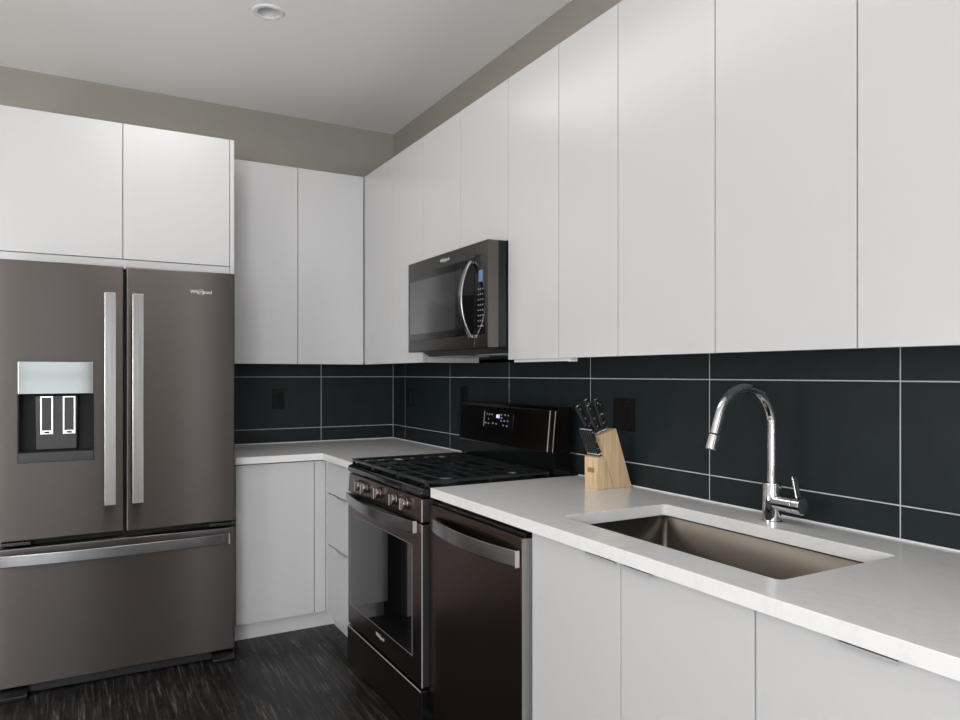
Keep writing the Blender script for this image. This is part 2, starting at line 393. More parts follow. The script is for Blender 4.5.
# cabinet over the refrigerator
FC = 0.622
t = thing('fridge_cabinet', 'deep white two-door cabinet above the refrigerator', 'cabinet', (-1.58, 0, 1.80))
MB().box(-2.075, -1.112, -FC + 0.021, 0.0, 1.80, ZUT - 0.001, 0.001).build('carcass', M['carcass'], t)
MB().box(-2.07, -1.112, -FC + 0.004, -FC + 0.0205, 1.80, 1.8415, 0.001).build('bottom_rail', M['lacquer'], t)
MB().box(-1.1105, -1.0905, -FC, 0.0, 1.80, ZUT, 0.001).build('side_panel', M['lacquer'], t)
front('door', 'B', FC, -2.058, -1.5785, 1.845, ZUT, t); front('door', 'B', FC, -1.5785, -1.1115, 1.845, ZUT, t)

# base cabinets
DB, ZT0, ZD0, ZD1 = 0.64, 0.10, 0.095, 0.8735
def base_R(name, ya, yb, label, floor_z=0.10):
    t = thing(name, label, 'cabinet', (-0.3, (ya + yb) / 2, 0))
    y0, y1 = min(ya, yb) + 0.0006, max(ya, yb) - 0.0006; b = MB()
    b.box(-DB + 0.021, 0, y0, y0 + 0.018, ZT0, 0.874); b.box(-DB + 0.021, 0, y1 - 0.018, y1, ZT0, 0.874)
    b.box(-DB + 0.021, 0, y0 + 0.018, y1 - 0.018, ZT0, ZT0 + 0.018); b.box(-0.018, 0, y0 + 0.018, y1 - 0.018, ZT0 + 0.018, 0.874)
    b.box(-DB + 0.021, -DB + 0.06, y0 + 0.018, y1 - 0.018, 0.855, 0.874)
    b.build('carcass', M['carcass'], t)
    MB().box(-0.577, -0.56, y0, y1, 0, ZT0).build('toe_kick', M['toe'], t)
    return t
# back wall base (one door and a filler in the corner)
t = thing('base_cabinet', 'white one-door base cabinet in the back corner beside the refrigerator', 'cabinet', (-0.85, -0.3, 0))
MB().box(-1.088, 0.0, -DB + 0.021, 0.0, ZT0, 0.874, 0.001).build('carcass', M['carcass'], t)
front('door', 'B', DB, -1.088, -0.698, ZD0, ZD1, t, pull=(-1.04, -0.955))
MB().box(-0.6965, -DB - 0.0005, -DB, -DB + 0.019, ZD0, 0.874, 0.001).build('corner_filler', M['lacquer'], t)
MB().prism([(-1.088, -0.577), (-0.577, -0.577), (-0.577, -0.6408), (-0.56, -0.6408), (-0.56, -0.56), (-1.088, -0.56)], 2, 0, ZT0).build('toe_kick', M['toe'], t)
# three drawers beside the range
t = base_R('drawer_cabinet', -0.6415, -1.139, 'white three-drawer base cabinet left of the range')
MB().box(-DB, -DB + 0.019, -0.6735, -0.642, ZD0, 0.874, 0.001).build('corner_filler', M['lacquer'], t)
for z0, z1 in ((0.7155, ZD1), (0.452, 0.7095), (ZD0, 0.446)):
    front('drawer', 'R', DB, -0.675, -1.137, z0, z1, t, pull=(-0.845, -0.975))
# sink base and end base
t = base_R('sink_cabinet', -2.572, -3.34, 'white two-door base cabinet under the sink')
front('door', 'R', DB, -2.574, -2.954, ZD0, ZD1, t, pull=(-2.833, -2.948)); front('door', 'R', DB, -2.954, -3.34, ZD0, ZD1, t, pull=(-2.975, -3.072))
t = base_R('base_cabinet', -3.341, -4.25, 'white base cabinet right of the sink cabinet, at the lower right')
front('door', 'R', DB, -3.341, -3.80, ZD0, ZD1, t, pull=(-3.521, -3.619))
front('door', 'R', DB, -3.801, -4.25, ZD0, ZD1, t, pull=(-3.97, -4.07))

# ------------------------------------------------------------------ worktops
ZCT, TH_C, DC = 0.914, 0.034, 0.66
o = MB().prism([(-1.092, 0), (-1.092, -DC), (-DC, -DC), (-DC, -1.1385), (0, -1.1385), (0, 0)], 2, ZCT - TH_C, ZCT, 0.0018, 2).build('countertop', M['quartz'], origin=(-0.5, -0.5, ZCT))
tag(o, 'pale quartz L-shaped countertop in the back corner, left of the range', 'countertop')
SX0, SX1, SY0, SY1 = -0.552, -0.158, -3.327, -2.595     # sink cut-out
def ringtop():
    b = bmesh.new(); X = [-DC, SX0, SX1, 0.0]; Y = [-4.255, SY0, SY1, -1.9475]
    V = {}
    for zi, z in enumerate((ZCT - TH_C, ZCT)):
        for i, x in enumerate(X):
            for j, y in enumerate(Y): V[i, j, zi] = b.verts.new((x, y, z))
    for i in range(3):
        for j in range(3):
            if (i, j) == (1, 1): continue
            b.faces.new((V[i, j, 1], V[i + 1, j, 1], V[i + 1, j + 1, 1], V[i, j + 1, 1])); b.faces.new((V[i, j, 0], V[i, j + 1, 0], V[i + 1, j + 1, 0], V[i + 1, j, 0]))
    def wall(p, q): b.faces.new((V[p[0], p[1], 0], V[q[0], q[1], 0], V[q[0], q[1], 1], V[p[0], p[1], 1]))
    for i in range(3): wall((i, 0), (i + 1, 0)); wall((i + 1, 3), (i, 3)); wall((3, i), (3, i + 1)); wall((0, i + 1), (0, i))
    wall((1, 1), (1, 2)); wall((1, 2), (2, 2)); wall((2, 2), (2, 1)); wall((2, 1), (1, 1))
    bmesh.ops.recalc_face_normals(b, faces=b.faces[:])
    ve = [e for e in b.edges if abs(e.verts[0].co.z - e.verts[1].co.z) > 0.01 and SX0 - 1e-4 <= e.verts[0].co.x <= SX1 + 1e-4 and SY0 - 1e-4 <= e.verts[0].co.y <= SY1 + 1e-4]
    bmesh.ops.bevel(b, geom=ve, offset=0.014, segments=5, profile=0.5, affect='EDGES')
    sh = [e for e in b.edges if len(e.link_faces) == 2 and e.calc_face_angle() > 0.9]
    bmesh.ops.bevel(b, geom=sh, offset=0.0016, segments=2, profile=0.5, affect='EDGES')
    return b
mb = MB(); mb.add(ringtop()); o = mb.build('countertop', M['quartz'], origin=(-0.3, -3.1, ZCT))
tag(o, 'long pale quartz countertop with the sink set in it', 'countertop')

# ------------------------------------------------------------------ tiled backsplash
def splash(name_label, wall, cuts, a0, a1):
    t = thing('tile_backsplash', name_label, 'backsplash', ((a0 + a1) / 2, 0, ZCT) if wall == 'B' else (0, (a0 + a1) / 2, ZCT), 'charcoal tile backsplashes')
    rows = [(ZCT + 0.0005 - 0.0017, 0.9979), (0.9979, 1.3029), (1.3029, 1.3945)]; g = 0.0017
    tl = MB(); gr = MB()
    lo, hi = min(a0, a1), max(a0, a1)
    ed = sorted([c for c in cuts if lo < c < hi] + [lo, hi])
    for z0, z1 in rows:
        for u0, u1 in zip(ed, ed[1:]):
            A, B = u0 + (g if u0 in cuts else 0), u1 - (g if u1 in cuts else 0)
            if wall == 'R': tl.box(0.0, 0.007, A, B, z0 + g, z1 - g, 0.0006, 1)
            else: tl.box(A, B, 0.0, 0.007, z0 + g, z1 - g, 0.0006, 1)
    if wall == 'R': gr.box(0.0009, 0.0078, lo, hi, ZCT + 0.0005, 1.3925); tl.box(0.0, 0.0078, -1.945, -1.140, 0.80, ZCT); tl.box(0.0, 0.0078, -1.9035, -1.1225, 1.3748, 1.42)
    else: gr.box(lo, hi, 0.0009, 0.0078, ZCT + 0.0005, 1.3925)
    tl.build('tiles', M['tile'], t); gr.build('grout', M['grout'], t)
    return t
tR = splash('charcoal tile backsplash along the right wall behind range, knife block and faucet', 'R', [-0.19 - 0.61 * i for i in range(8)], -0.0002, -4.25)
tB = splash('charcoal tile backsplash on the back wall between the refrigerator and the corner', 'B', [-0.469, -1.079], -1.09, 0.0065)
for y0, y1 in ((-4.25, -1.948), (-1.138, -0.006)): MB().box(-0.0045, -0.0005, y0, y1, ZCT + 0.0002, ZCT + 0.004).build('sealant_bead', M['caulk'], tR)
s = MB(); s.box(-1.09, -0.0005, -0.0045, -0.0005, ZCT + 0.0002, ZCT + 0.004); s.build('sealant_bead', M['caulk'], tB)
s = MB(); s.box(-0.0022, -0.0003, -0.0022, -0.0003, ZCT + 0.005, 1.374); s.build('corner_sealant', M['grout'], tB)

# ------------------------------------------------------------------ outlets
def outlet(label, wall, ca, z, wdt, hgt, gangs):
    t = thing('wall_outlet', label, 'outlet', (ca, 0, z) if wall == 'B' else (0, ca, z), 'black wall outlets')
    def bx(mb, u0, u1, d0, d1, z0, z1, bev):
        if wall == 'B': mb.box(ca + u0, ca + u1, -d1, -d0, z + z0, z + z1, bev)
        else: mb.box(-d1, -d0, ca + u0, ca + u1, z + z0, z + z1, bev)
        return mb
    bx(MB(), -wdt / 2, wdt / 2, 0.0004, 0.006, -hgt / 2, hgt / 2, 0.0018).build('cover_plate', M['plate'], t)
    for k in range(gangs):
        u = (k - (gangs - 1) / 2) * 0.048
        bx(MB(), u - 0.0168, u + 0.0168, 0.006, 0.0085, -0.034, 0.034, 0.0012).build('receptacle', M['plate'], t)
        for dz in (-0.046, 0.046): bx(MB(), u - 0.003, u + 0.003, 0.006, 0.0068, dz - 0.003, dz + 0.003, 0.0005).build('screw', M['black'], t)
    return t
outlet('small black outlet on the dark back-wall tile, right of the refrigerator', 'B', -0.730, 1.1725, 0.078, 0.118, 1)
outlet('black outlet on the right wall tile near the back corner', 'R', -0.272, 1.18, 0.074, 0.112, 1)
outlet('black outlet just showing above the left end of the range backguard', 'R', -0.965, 1.20, 0.074, 0.112, 1)
outlet('wide black double-gang outlet plate on the tile right of the knife block', 'R', -2.222, 1.172, 0.118, 0.122, 2)

# ------------------------------------------------------------------ sink
t = thing('kitchen_sink', 'stainless steel undermount sink bowl set in the countertop', 'sink', ((SX0 + SX1) / 2, (SY0 + SY1) / 2, ZCT - TH_C))
def bowl():
    b = bmesh.new(); bmesh.ops.create_cube(b, size=1); zt, zb = ZCT - TH_C - 0.0008, 0.665
    for v in b.verts: v.co = Vector(((SX0 + SX1) / 2 + v.co.x * (SX1 - SX0 + 0.006), (SY0 + SY1) / 2 + v.co.y * (SY1 - SY0 + 0.006), (zt + zb) / 2 + v.co.z * (zt - zb)))
    bmesh.ops.delete(b, geom=[f for f in b.faces if f.normal.z > 0.9], context='FACES')
    ve = [e for e in b.edges if abs(e.verts[0].co.z - e.verts[1].co.z) > 0.01]
    bmesh.ops.bevel(b, geom=ve, offset=0.016, segments=5, profile=0.5, affect='EDGES')
    be = [e for e in b.edges if len(e.link_faces) == 2 and max(v.co.z for v in e.verts) < zb + 1e-4]
    bmesh.ops.bevel(b, geom=be, offset=0.012, segments=4, profile=0.5, affect='EDGES')
    bmesh.ops.reverse_faces(b, faces=b.faces[:]); return b
mb = MB(); mb.add(bowl()); o = mb.build('bowl', M['sink'], t)
md = o.modifiers.new('thickness', 'SOLIDIFY'); md.thickness = 0.0015; md.offset = -1
cx, cy = (SX0 + SX1) / 2 + 0.05, (SY0 + SY1) / 2
MB().ring([(0.020, 0.002), (0.030, 0.0012), (0.044, 0.004), (0.046, 0.001), (0.044, 0.0004), (0.020, 0.0004)], (cx, cy, 0.665)).build('drain', M['chrome'], t)

# ------------------------------------------------------------------ faucet
FX, FY = -0.092, -2.940
t = thing('faucet', 'tall chrome gooseneck faucet standing behind the sink', 'faucet', (FX, FY, ZCT))
MB().lathe([(0.0262, 0.0003), (0.0262, 0.004), (0.0245, 0.006), (0.0240, 0.104), (0.0225, 0.108), (0.0135, 0.110)], (FX, FY, ZCT), n=40).build('body', M['chrome'], t)
R_, zc_ = 0.105, 1.178; pts = [(FX, FY, 1.018), (FX, FY, 1.06), (FX, FY, 1.12)]
cxs = FX - R_
for k in range(0, 33):
    a = math.radians(160 * k / 32); pts.append((cxs + R_ * math.cos(a), FY, zc_ + R_ * math.sin(a)))
a = math.radians(160); e = Vector(pts[-1]); dr = Vector((-math.sin(a), 0, math.cos(a)))
e2 = e + dr * 0.052; pts.append(tuple(e2))
MB().tube(pts, 0.0122, (0, 1, 0), 24).build('spout', M['chrome'], t)
MB().lathe([(0.0122, 0), (0.0134, 0.0015), (0.0134, 0.003), (0.0122, 0.0042)], tuple(e2), tuple(dr)).build('joint_ring', M['black'], t)
MB().lathe([(0.0126, 0.004), (0.0138, 0.006), (0.0142, 0.040), (0.0135, 0.0415), (0.010, 0.042)], tuple(e2), tuple(dr)).build('spray_head', M['chrome'], t)
hz = 0.970
MB().lathe([(0.0210, 0.012), (0.0215, 0.030), (0.0220, 0.072), (0.0210, 0.0735)], (FX, FY, hz), (0, -1, 0)).build('valve_barrel', M['chrome'], t)
lv = MB(); lv.lathe([(0.0215, 0.075), (0.0225, 0.0765), (0.0225, 0.096), (0.0215, 0.0975), (0.018, 0.098)], (FX, FY, hz), (0, -1, 0))
lv.box(-0.0095, 0.0095, -0.0025, 0.0025, 0.015, 0.079, 0.0012, xf=Matrix.Translation((FX, FY - 0.089, hz)) @ Matrix.Rotation(math.radians(-17), 4, 'X') @ Matrix.Rotation(math.radians(4), 4, 'Y'))
lv.build('lever_handle', M['chrome'], t)

# ------------------------------------------------------------------ refrigerator
FXL, FXR, FXM, FYF = -2.037, -1.122, -1.5795, -0.81
t = thing('refrigerator', 'large dark stainless french-door refrigerator with ice and water dispenser', 'refrigerator', ((FXL + FXR) / 2, -0.42, 0))
MB().box(FXL + 0.004, FXR - 0.004, -0.735, -0.04, 0.03, 1.768, 0.004).build('cabinet_body', M['black'], t)
def fdoor(x0, x1, z0, z1, name, hole=None):
    mb = MB()
    if not hole: mb.box(x0, x1, FYF, -0.738, z0, z1, 0.006, 3)
    else:                         # door with a dispenser opening, rounded outer edges on the two long sides
        hx0, hx1, hz0, hz1 = hole
        b = bmesh.new(); X = [x0, hx0, hx1, x1]; Z = [z0, hz0, hz1, z1]; V = {}
        for yi, y in enumerate((FYF, -0.738)):
            for i, x in enumerate(X):
                for j, z in enumerate(Z): V[i, j, yi] = b.verts.new((x, y, z))
        for i in range(3):
            for j in range(3):
                if (i, j) != (1, 1): b.faces.new((V[i, j, 0], V[i + 1, j, 0], V[i + 1, j + 1, 0], V[i, j + 1, 0]))
                b.faces.new((V[i, j, 1], V[i, j + 1, 1], V[i + 1, j + 1, 1], V[i + 1, j, 1]))
        def wl(p, q): b.faces.new((V[p[0], p[1], 0], V[q[0], q[1], 0], V[q[0], q[1], 1], V[p[0], p[1], 1]))
        for i in range(3): wl((i, 0), (i + 1, 0)); wl((i, 3), (i + 1, 3)); wl((0, i), (0, i + 1)); wl((3, i), (3, i + 1))
        loop = [(1, 1), (2, 1), (2, 2), (1, 2)]
        for p, q in zip(loop, loop[1:] + loop[:1]):        # recess side walls, 60 mm deep
            a_, b_ = V[p[0], p[1], 0], V[q[0], q[1], 0]
            c_ = b.verts.new(b_.co + Vector((0, 0.06, 0))); d_ = b.verts.new(a_.co + Vector((0, 0.06, 0))); b.faces.new((a_, b_, c_, d_))
        bmesh.ops.remove_doubles(b, verts=b.verts[:], dist=1e-6)
        bmesh.ops.recalc_face_normals(b, faces=b.faces[:])
        oe = [e for e in b.edges if len(e.link_faces) == 2 and e.calc_face_angle() > 0.9 and (all(abs(v.co.x - x0) < 1e-5 for v in e.verts) or all(abs(v.co.x - x1) < 1e-5 for v in e.verts) or all(abs(v.co.z - z0) < 1e-5 for v in e.verts) or all(abs(v.co.z - z1) < 1e-5 for v in e.verts))]
        bmesh.ops.bevel(b, geom=oe, offset=0.006, segments=3, profile=0.5, affect='EDGES')
        mb.add(b)
    return mb.build(name, M['fridge'], t)
def vhandle(xc, parent):
    mb = MB(); mb.box(xc - 0.0225, xc + 0.0225, -0.880, -0.866, 0.767, 1.664, 0.003, 2)
    for z in (0.80, 1.63): mb.box(xc - 0.012, xc + 0.012, -0.868, FYF + 0.001, z - 0.02, z + 0.02, 0.003)
    h = mb.build('handle', M['handle'], parent)
    e = MB(); e.box(xc - 0.0228, xc + 0.0228, -0.8806, -0.8655, 0.7645, 0.7668, 0.0006); e.box(xc - 0.0228, xc + 0.0228, -0.8806, -0.8655, 1.6642, 1.6665, 0.0006)
    return h
HD = (-1.972, -1.697, 0.957, 1.374)
ld = fdoor(FXL, FXM - 0.0045, 0.640, 1.785, 'door', HD); vhandle(-1.6385, ld)
rd = fdoor(FXM + 0.0045, FXR, 0.640, 1.785, 'door'); vhandle(-1.5325, rd)
text('Whirlpool', 'badge', M['badge'], rd, (-1.270, FYF - 0.0003, 1.692), (1, 0, 0), (0, 0, 1), 0.092, ring=True)
# dispenser in the left door
dx0, dx1, dz0, dz1 = HD
b = MB(); b.box(dx0 + 0.0005, dx1 - 0.0005, FYF + 0.056, FYF + 0.0595, dz0, dz1); 
b.box(dx0 + 0.0005, dx0 + 0.006, FYF + 0.001, FYF + 0.056, dz0, dz1, 0.001); b.box(dx1 - 0.006, dx1 - 0.0005, FYF + 0.001, FYF + 0.056, dz0, dz1, 0.001)
b.build('dispenser_recess', M['void'], ld)
MB().prism([(dx0 + 0.062, dz0 + 0.046), (dx1 - 0.062, dz0 + 0.046), (dx1 - 0.058, 1.232), (dx0 + 0.058, 1.232)], 1, FYF + 0.028, FYF + 0.0555, 0.006, 3).build('dispenser_back', M['dispenser'], ld)
MB().box(dx0 + 0.0005, dx1 - 0.0005, FYF - 0.0025, FYF + 0.05, 1.2365, dz1 - 0.0005, 0.0035, 3).build('dispenser_panel', M['mirror'], ld)
MB().prism([(FYF - 0.001, dz0 + 0.0005), (FYF + 0.05, dz0 + 0.0005), (FYF + 0.05, dz0 + 0.042), (FYF + 0.012, dz0 + 0.046), (FYF - 0.001, dz0 + 0.040)], 0, dx0 + 0.001, dx1 - 0.001, 0.002).build('drip_tray', M['dispenser'], ld)
for xa, xb in ((-1.893, -1.847), (-1.812, -1.766)):
    pb = MB(); y = FYF + 0.016
    pb.box(xa, xa + 0.006, y, y + 0.012, 1.07, 1.228, 0.001); pb.box(xb - 0.006, xb, y, y + 0.012, 1.07, 1.228, 0.001)
    pb.box(xa + 0.006, xb - 0.006, y, y + 0.012, 1.222, 1.228, 0.001); pb.box(xa + 0.006, xb - 0.006, y, y + 0.012, 1.07, 1.086, 0.001)
    pb.box(xa + 0.0055, xb - 0.0055, y + 0.004, y + 0.014, 1.085, 1.223, mi=1); pb.box(xa + 0.014, xb - 0.014, y - 0.001, y + 0.002, 1.074, 1.082, mi=1)
    pb.build('dispenser_paddle', [M['badge'], M['black_gloss']], ld)
# freezer drawer
fd = MB().box(FXL, FXR, FYF, -0.738, 0.048, 0.612, 0.006, 3).build('freezer_drawer', M['fridge'], t)
hp = []; x0, x1 = -2.030, -1.155
for k in range(0, 25):
    u = k / 24; hp.append((x0 + (x1 - x0) * u, -0.845 - 0.030 * math.sin(PI * u) ** 0.8, 0.571))
hb = MB(); hb.sweep(hp, rr(0.047, 0.011, 0.003), (0, 0, 1))
for xx in (x0 + 0.012, x1 - 0.012): hb.box(xx - 0.012, xx + 0.012, -0.846, FYF + 0.001, 0.550, 0.586, 0.002)
hb.build('handle', M['handle_h'], fd)
MB().box(x1 - 0.001, x1 + 0.003, -0.852, -0.838, 0.5445, 0.5915, 0.001).build('handle_end', M['bright_edge'], fd)
MB().box(FXL + 0.02, FXR - 0.02, -0.740, -0.70, 0.612, 0.64).build('gasket_gap', M['void'], t)
for xa, xb in ((FXR - 0.11, FXR - 0.006), (FXL + 0.006, FXL + 0.11)): MB().box(xa, xb, -0.790, -0.742, 0.618, 0.632, 0.002).build('centre_hinge', M['black'], t)
MB().lathe([(0.004, 0), (0.004, 0.006)], (FXR - 0.001, -0.77, 0.6225)).build('hinge_pin', M['bright_edge'], t)
for xa, xb in ((FXR - 0.13, FXR - 0.012), (FXL + 0.012, FXL + 0.13)): MB().box(xa, xb, -0.78, -0.68, 1.769, 1.782, 0.003).build('hinge_cover', M['black'], t)
MB().box(FXL + 0.09, FXR - 0.09, -0.775, -0.735, 0.006, 0.042, 0.003).build('base_grille', M['black'], t)
for x0_, x1_ in ((FXL + 0.004, FXL + 0.10), (FXR - 0.10, FXR - 0.004)):
    f = MB(); f.prism([(-0.74, 0.0), (-0.835, 0.0), (-0.835, 0.018), (-0.80, 0.040), (-0.74, 0.040)], 0, x0_, x1_, 0.003); f.build('foot', M['black_gloss'], t)

# ------------------------------------------------------------------ microwave
MY0, MY1, MX = -1.150, -1.9035, -0.398
t = thing('microwave', 'dark stainless over-the-range microwave under the short cabinet', 'microwave', (-0.2, -1.53, 1.40))
MB().box(-0.3475, 0.0, -1.899, -1.154, 1.4225, 1.8365, 0.003).build('housing', M['enamel'], t)
un = MB(); un.prism([(-0.335, 1.4225), (-0.30, 1.402), (-0.06, 1.402), (-0.03, 1.4225)], 1, -1.875, -1.175, 0.002); un.build('vent_base', M['dispenser'], t)
MB().box(-0.29, -0.12, -1.84, -1.62, 1.398, 1.4025, 0.001).build('grease_filter', M['alu'], t)
MB().box(-0.29, -0.12, -1.43, -1.21, 1.398, 1.4025, 0.001).build('grease_filter', M['alu'], t)
dr = MB().box(MX, -0.349, -1.797, MY0, 1.421, 1.835, 0.003).build('door', M['bronze'], t)
MB().box(MX - 0.0012, MX + 0.004, -1.7965, -1.166, 1.474, 1.778, 0.001).build('window_surround', M['black_gloss'], dr)
MB().box(MX - 0.0022, MX + 0.003, -1.700, -1.178, 1.502, 1.745, 0.0008).build('window', M['mwglass'], dr)
text('Whirlpool', 'badge', M['badge'], dr, (MX - 0.0003, -1.535, 1.805), (0, -1, 0), (0, 0, 1), 0.085, ring=True)
pts = []
for k in range(25):
    u = k / 24; pts.append((MX - 0.010 - 0.044 * math.sin(PI * u) ** 0.75, -1.782, 1.470 + 0.290 * u))
hb = MB(); hb.sweep(pts, rr(0.024, 0.009, 0.0035), (0, 1, 0)); hb.box(MX - 0.014, MX + 0.001, -1.794, -1.770, 1.462, 1.476, 0.002); hb.box(MX - 0.014, MX + 0.001, -1.794, -1.770, 1.754, 1.768, 0.002)
hb.build('handle', M['handle'], dr)
cp = MB().box(MX, -0.349, MY1, -1.800, 1.421, 1.835, 0.003).build('control_panel', M['bronze'], t)
MB().box(MX - 0.0012, MX + 0.004, -1.884, -1.803, 1.474, 1.786, 0.001).build('touch_panel', M['black_gloss'], cp)
MB().box(MX - 0.0016, MX, -1.866, -1.834, 1.678, 1.722).build('display', M['display'], cp)
for r_ in range(8):
    for c_ in range(3): MB().box(MX - 0.0015, MX, -1.832 - c_ * 0.0165 - 0.004, -1.832 - c_ * 0.0165 + 0.004, 1.650 - r_ * 0.0205 - 0.0020, 1.650 - r_ * 0.0205 + 0.0020).build('button', M['mark'], cp)

# ------------------------------------------------------------------ range
GY0, GY1, GX = -1.142, -1.942, -0.69
t = thing('gas_range', 'dark stainless gas range standing between the two countertops', 'stove', (-0.34, -1.54, 0))
MB().box(-0.640, -0.02, GY1 + 0.003, GY0 - 0.003, 0.015, 0.9075, 0.003).build('body', M['enamel'], t)
for xx in (-0.6, -0.08):
    for yy in (GY0 - 0.06, GY1 + 0.06): MB().lathe([(0.018, 0), (0.018, 0.016)], (xx, yy, 0)).build('foot', M['black'], t)
sd = MB().box(-0.694, -0.641, GY1, GY0, 0.022, 0.190, 0.004).build('storage_drawer', M['dark_steel'], t)
MB().box(-0.6952, -0.693, GY1 + 0.002, GY0 - 0.002, 0.1865, 0.1905, 0.0005).build('edge_highlight', M['bright_edge'], sd)
od = MB().box(GX, -0.641, GY1, GY0, 0.199, 0.784, 0.004).build('oven_door', M['dark_steel'], t)
MB().box(GX - 0.001, GX + 0.004, -1.853, -1.178, 0.292, 0.694, 0.001).build('oven_window', M['glass'], od)
wt = MB()
for y0, y1, z0, z1 in ((-1.857, -1.174, 0.2885, 0.2915), (-1.857, -1.174, 0.6945, 0.6975), (-1.8575, -1.854, 0.2885, 0.6975), (-1.177, -1.1735, 0.2885, 0.6975)): wt.box(GX - 0.0014, GX + 0.002, y0, y1, z0, z1)
wt.build('window_trim', M['trim_mid'], od)
MB().box(GX - 0.0012, GX + 0.003, GY1 - 0.0004, GY1 + 0.0025, 0.202, 0.781).build('edge_highlight', M['bright_edge'], od)  # door-edge highlight set in as a thin bright strip
MB().box(GX + 0.002, -0.6415, GY1 - 0.0008, GY1 + 0.002, 0.203, 0.780).build('door_side', M['side_steel'], od)
MB().box(-0.692, -0.6415, GY1 - 0.0008, GY1 + 0.002, 0.026, 0.186).build('drawer_side', M['enamel'], sd)
text('Whirlpool', 'badge', M['badge'], od, (GX - 0.0004, -1.535, 0.256), (0, -1, 0), (0, 0, 1), 0.088, ring=True)
pts = []
for k in range(25):
    u = k / 24; pts.append((GX - 0.012 - 0.038 * math.sin(PI * u) ** 0.85, -1.166 - 0.740 * u, 0.770))
hb = MB(); hb.sweep(pts, rr(0.042, 0.012, 0.003), (0, 0, 1))
for yy in (-1.180, -1.895): hb.box(GX - 0.016, GX + 0.002, yy - 0.012, yy + 0.012, 0.754, 0.782, 0.002)
hb.build('handle', M['handle_h'], od)
MB().box(GX - 0.020, GX - 0.005, -1.9075, -1.9045, 0.7485, 0.7915, 0.001).build('handle_end', M['bright_edge'], od)
# front control panel with knobs; bull-nose band above it
cp = MB().prism([(-0.690, 0.790), (-0.641, 0.790), (-0.641, 0.876), (-0.684, 0.874)], 1, GY1, GY0, 0.003).build('knob_panel', M['dark_steel'], t)
MB().box(-0.6918, -0.688, GY1 - 0.0004, GY1 + 0.0025, 0.792, 0.871).build('edge_highlight', M['bright_edge'], cp)
MB().box(-0.688, -0.6415, GY1 - 0.0008, GY1 + 0.002, 0.793, 0.871).build('panel_side', M['side_steel'], cp)
MB().prism([(-0.684, 0.878), (-0.641, 0.878), (-0.641, 0.9085), (-0.676, 0.9125), (-0.690, 0.906), (-0.693, 0.890)], 1, GY1, GY0, 0.003, 3).build('front_rail', M['enamel'], t)
for yy in (-1.294, -1.365, -1.519, -1.684, -1.790):
    kb = MB(); kb.lathe([(0.0245, 0), (0.0255, 0.003), (0.0215, 0.006), (0.0200, 0.017), (0.0185, 0.019)], (-0.686, yy, 0.836), (-1, 0, 0.03), 28)
    kb.box(-0.714, -0.695, yy - 0.0070, yy + 0.0070, 0.8135, 0.8585, 0.003, 2)
    ko = kb.build('knob', M['knob'], t)
    MB().box(-0.7150, -0.7135, yy - 0.0072, yy - 0.0045, 0.8155, 0.8565, 0.0005).build('knob_pointer', M['bright_edge'], ko)
# cooktop, burners, grates
MB().prism([(-0.674, 0.9132), (-0.642, 0.909), (-0.05, 0.909), (-0.05, 0.917), (-0.10, 0.917), (-0.655, 0.915)], 1, GY1 - 0.004, GY0 + 0.004, 0.0015).build('cooktop', M['enamel'], t)
for bx_, by_, br in ((-0.22, -1.30, 0.038), (-0.52, -1.30, 0.045), (-0.22, -1.785, 0.034), (-0.52, -1.785, 0.05), (-0.37, -1.542, 0.042)):
    bo = MB().lathe([(br, 0), (br, 0.008), (br * 0.93, 0.010), (br * 0.6, 0.0105)], (bx_, by_, 0.9145), n=28).build('burner', M['alu'], t)
    MB().lathe([(br * 0.86, 0), (br * 0.88, 0.004), (br * 0.75, 0.0065), (br * 0.3, 0.007)], (bx_, by_, 0.9252), n=28).build('burner_cap', M['iron'], bo)
for y0, y1 in ((-1.935, -1.682), (-1.677, -1.407), (-1.402, -1.149)):
    g = MB(); x0, x1, zt = -0.674, -0.135, 0.9385; wv = 0.009
    def bar(xa, xb, ya, yb): g.box(xa, xb, ya, yb, zt - 0.013, zt, 0.0025)
    bar(x0, x0 + 0.016, y0, y1); bar(x1 - 0.012, x1, y0, y1)
    bar(x0 + 0.016, x1 - 0.012, y0, y0 + 0.012); bar(x0 + 0.016, x1 - 0.012, y1 - 0.012, y1)
    for xx in (-0.60, -0.52, -0.445, -0.375, -0.30, -0.225, -0.165): bar(xx - wv / 2, xx + wv / 2, y0 + 0.012, y1 - 0.012)
    ym = (y0 + y1) / 2
    for xa, xb in ((x0 + 0.016, -0.525), (-0.44, -0.305), (-0.22, x1 - 0.012)): bar(xa, xb, ym - wv / 2, ym + wv / 2)
    for xx in (x0 + 0.008, x1 - 0.008, (x0 + x1) / 2):
        for yy in (y0 + 0.006, y1 - 0.006): g.box(xx - 0.006, xx + 0.006, yy - 0.005, yy + 0.005, 0.9145, zt - 0.012)
    g.build('grate', M['iron'], t)
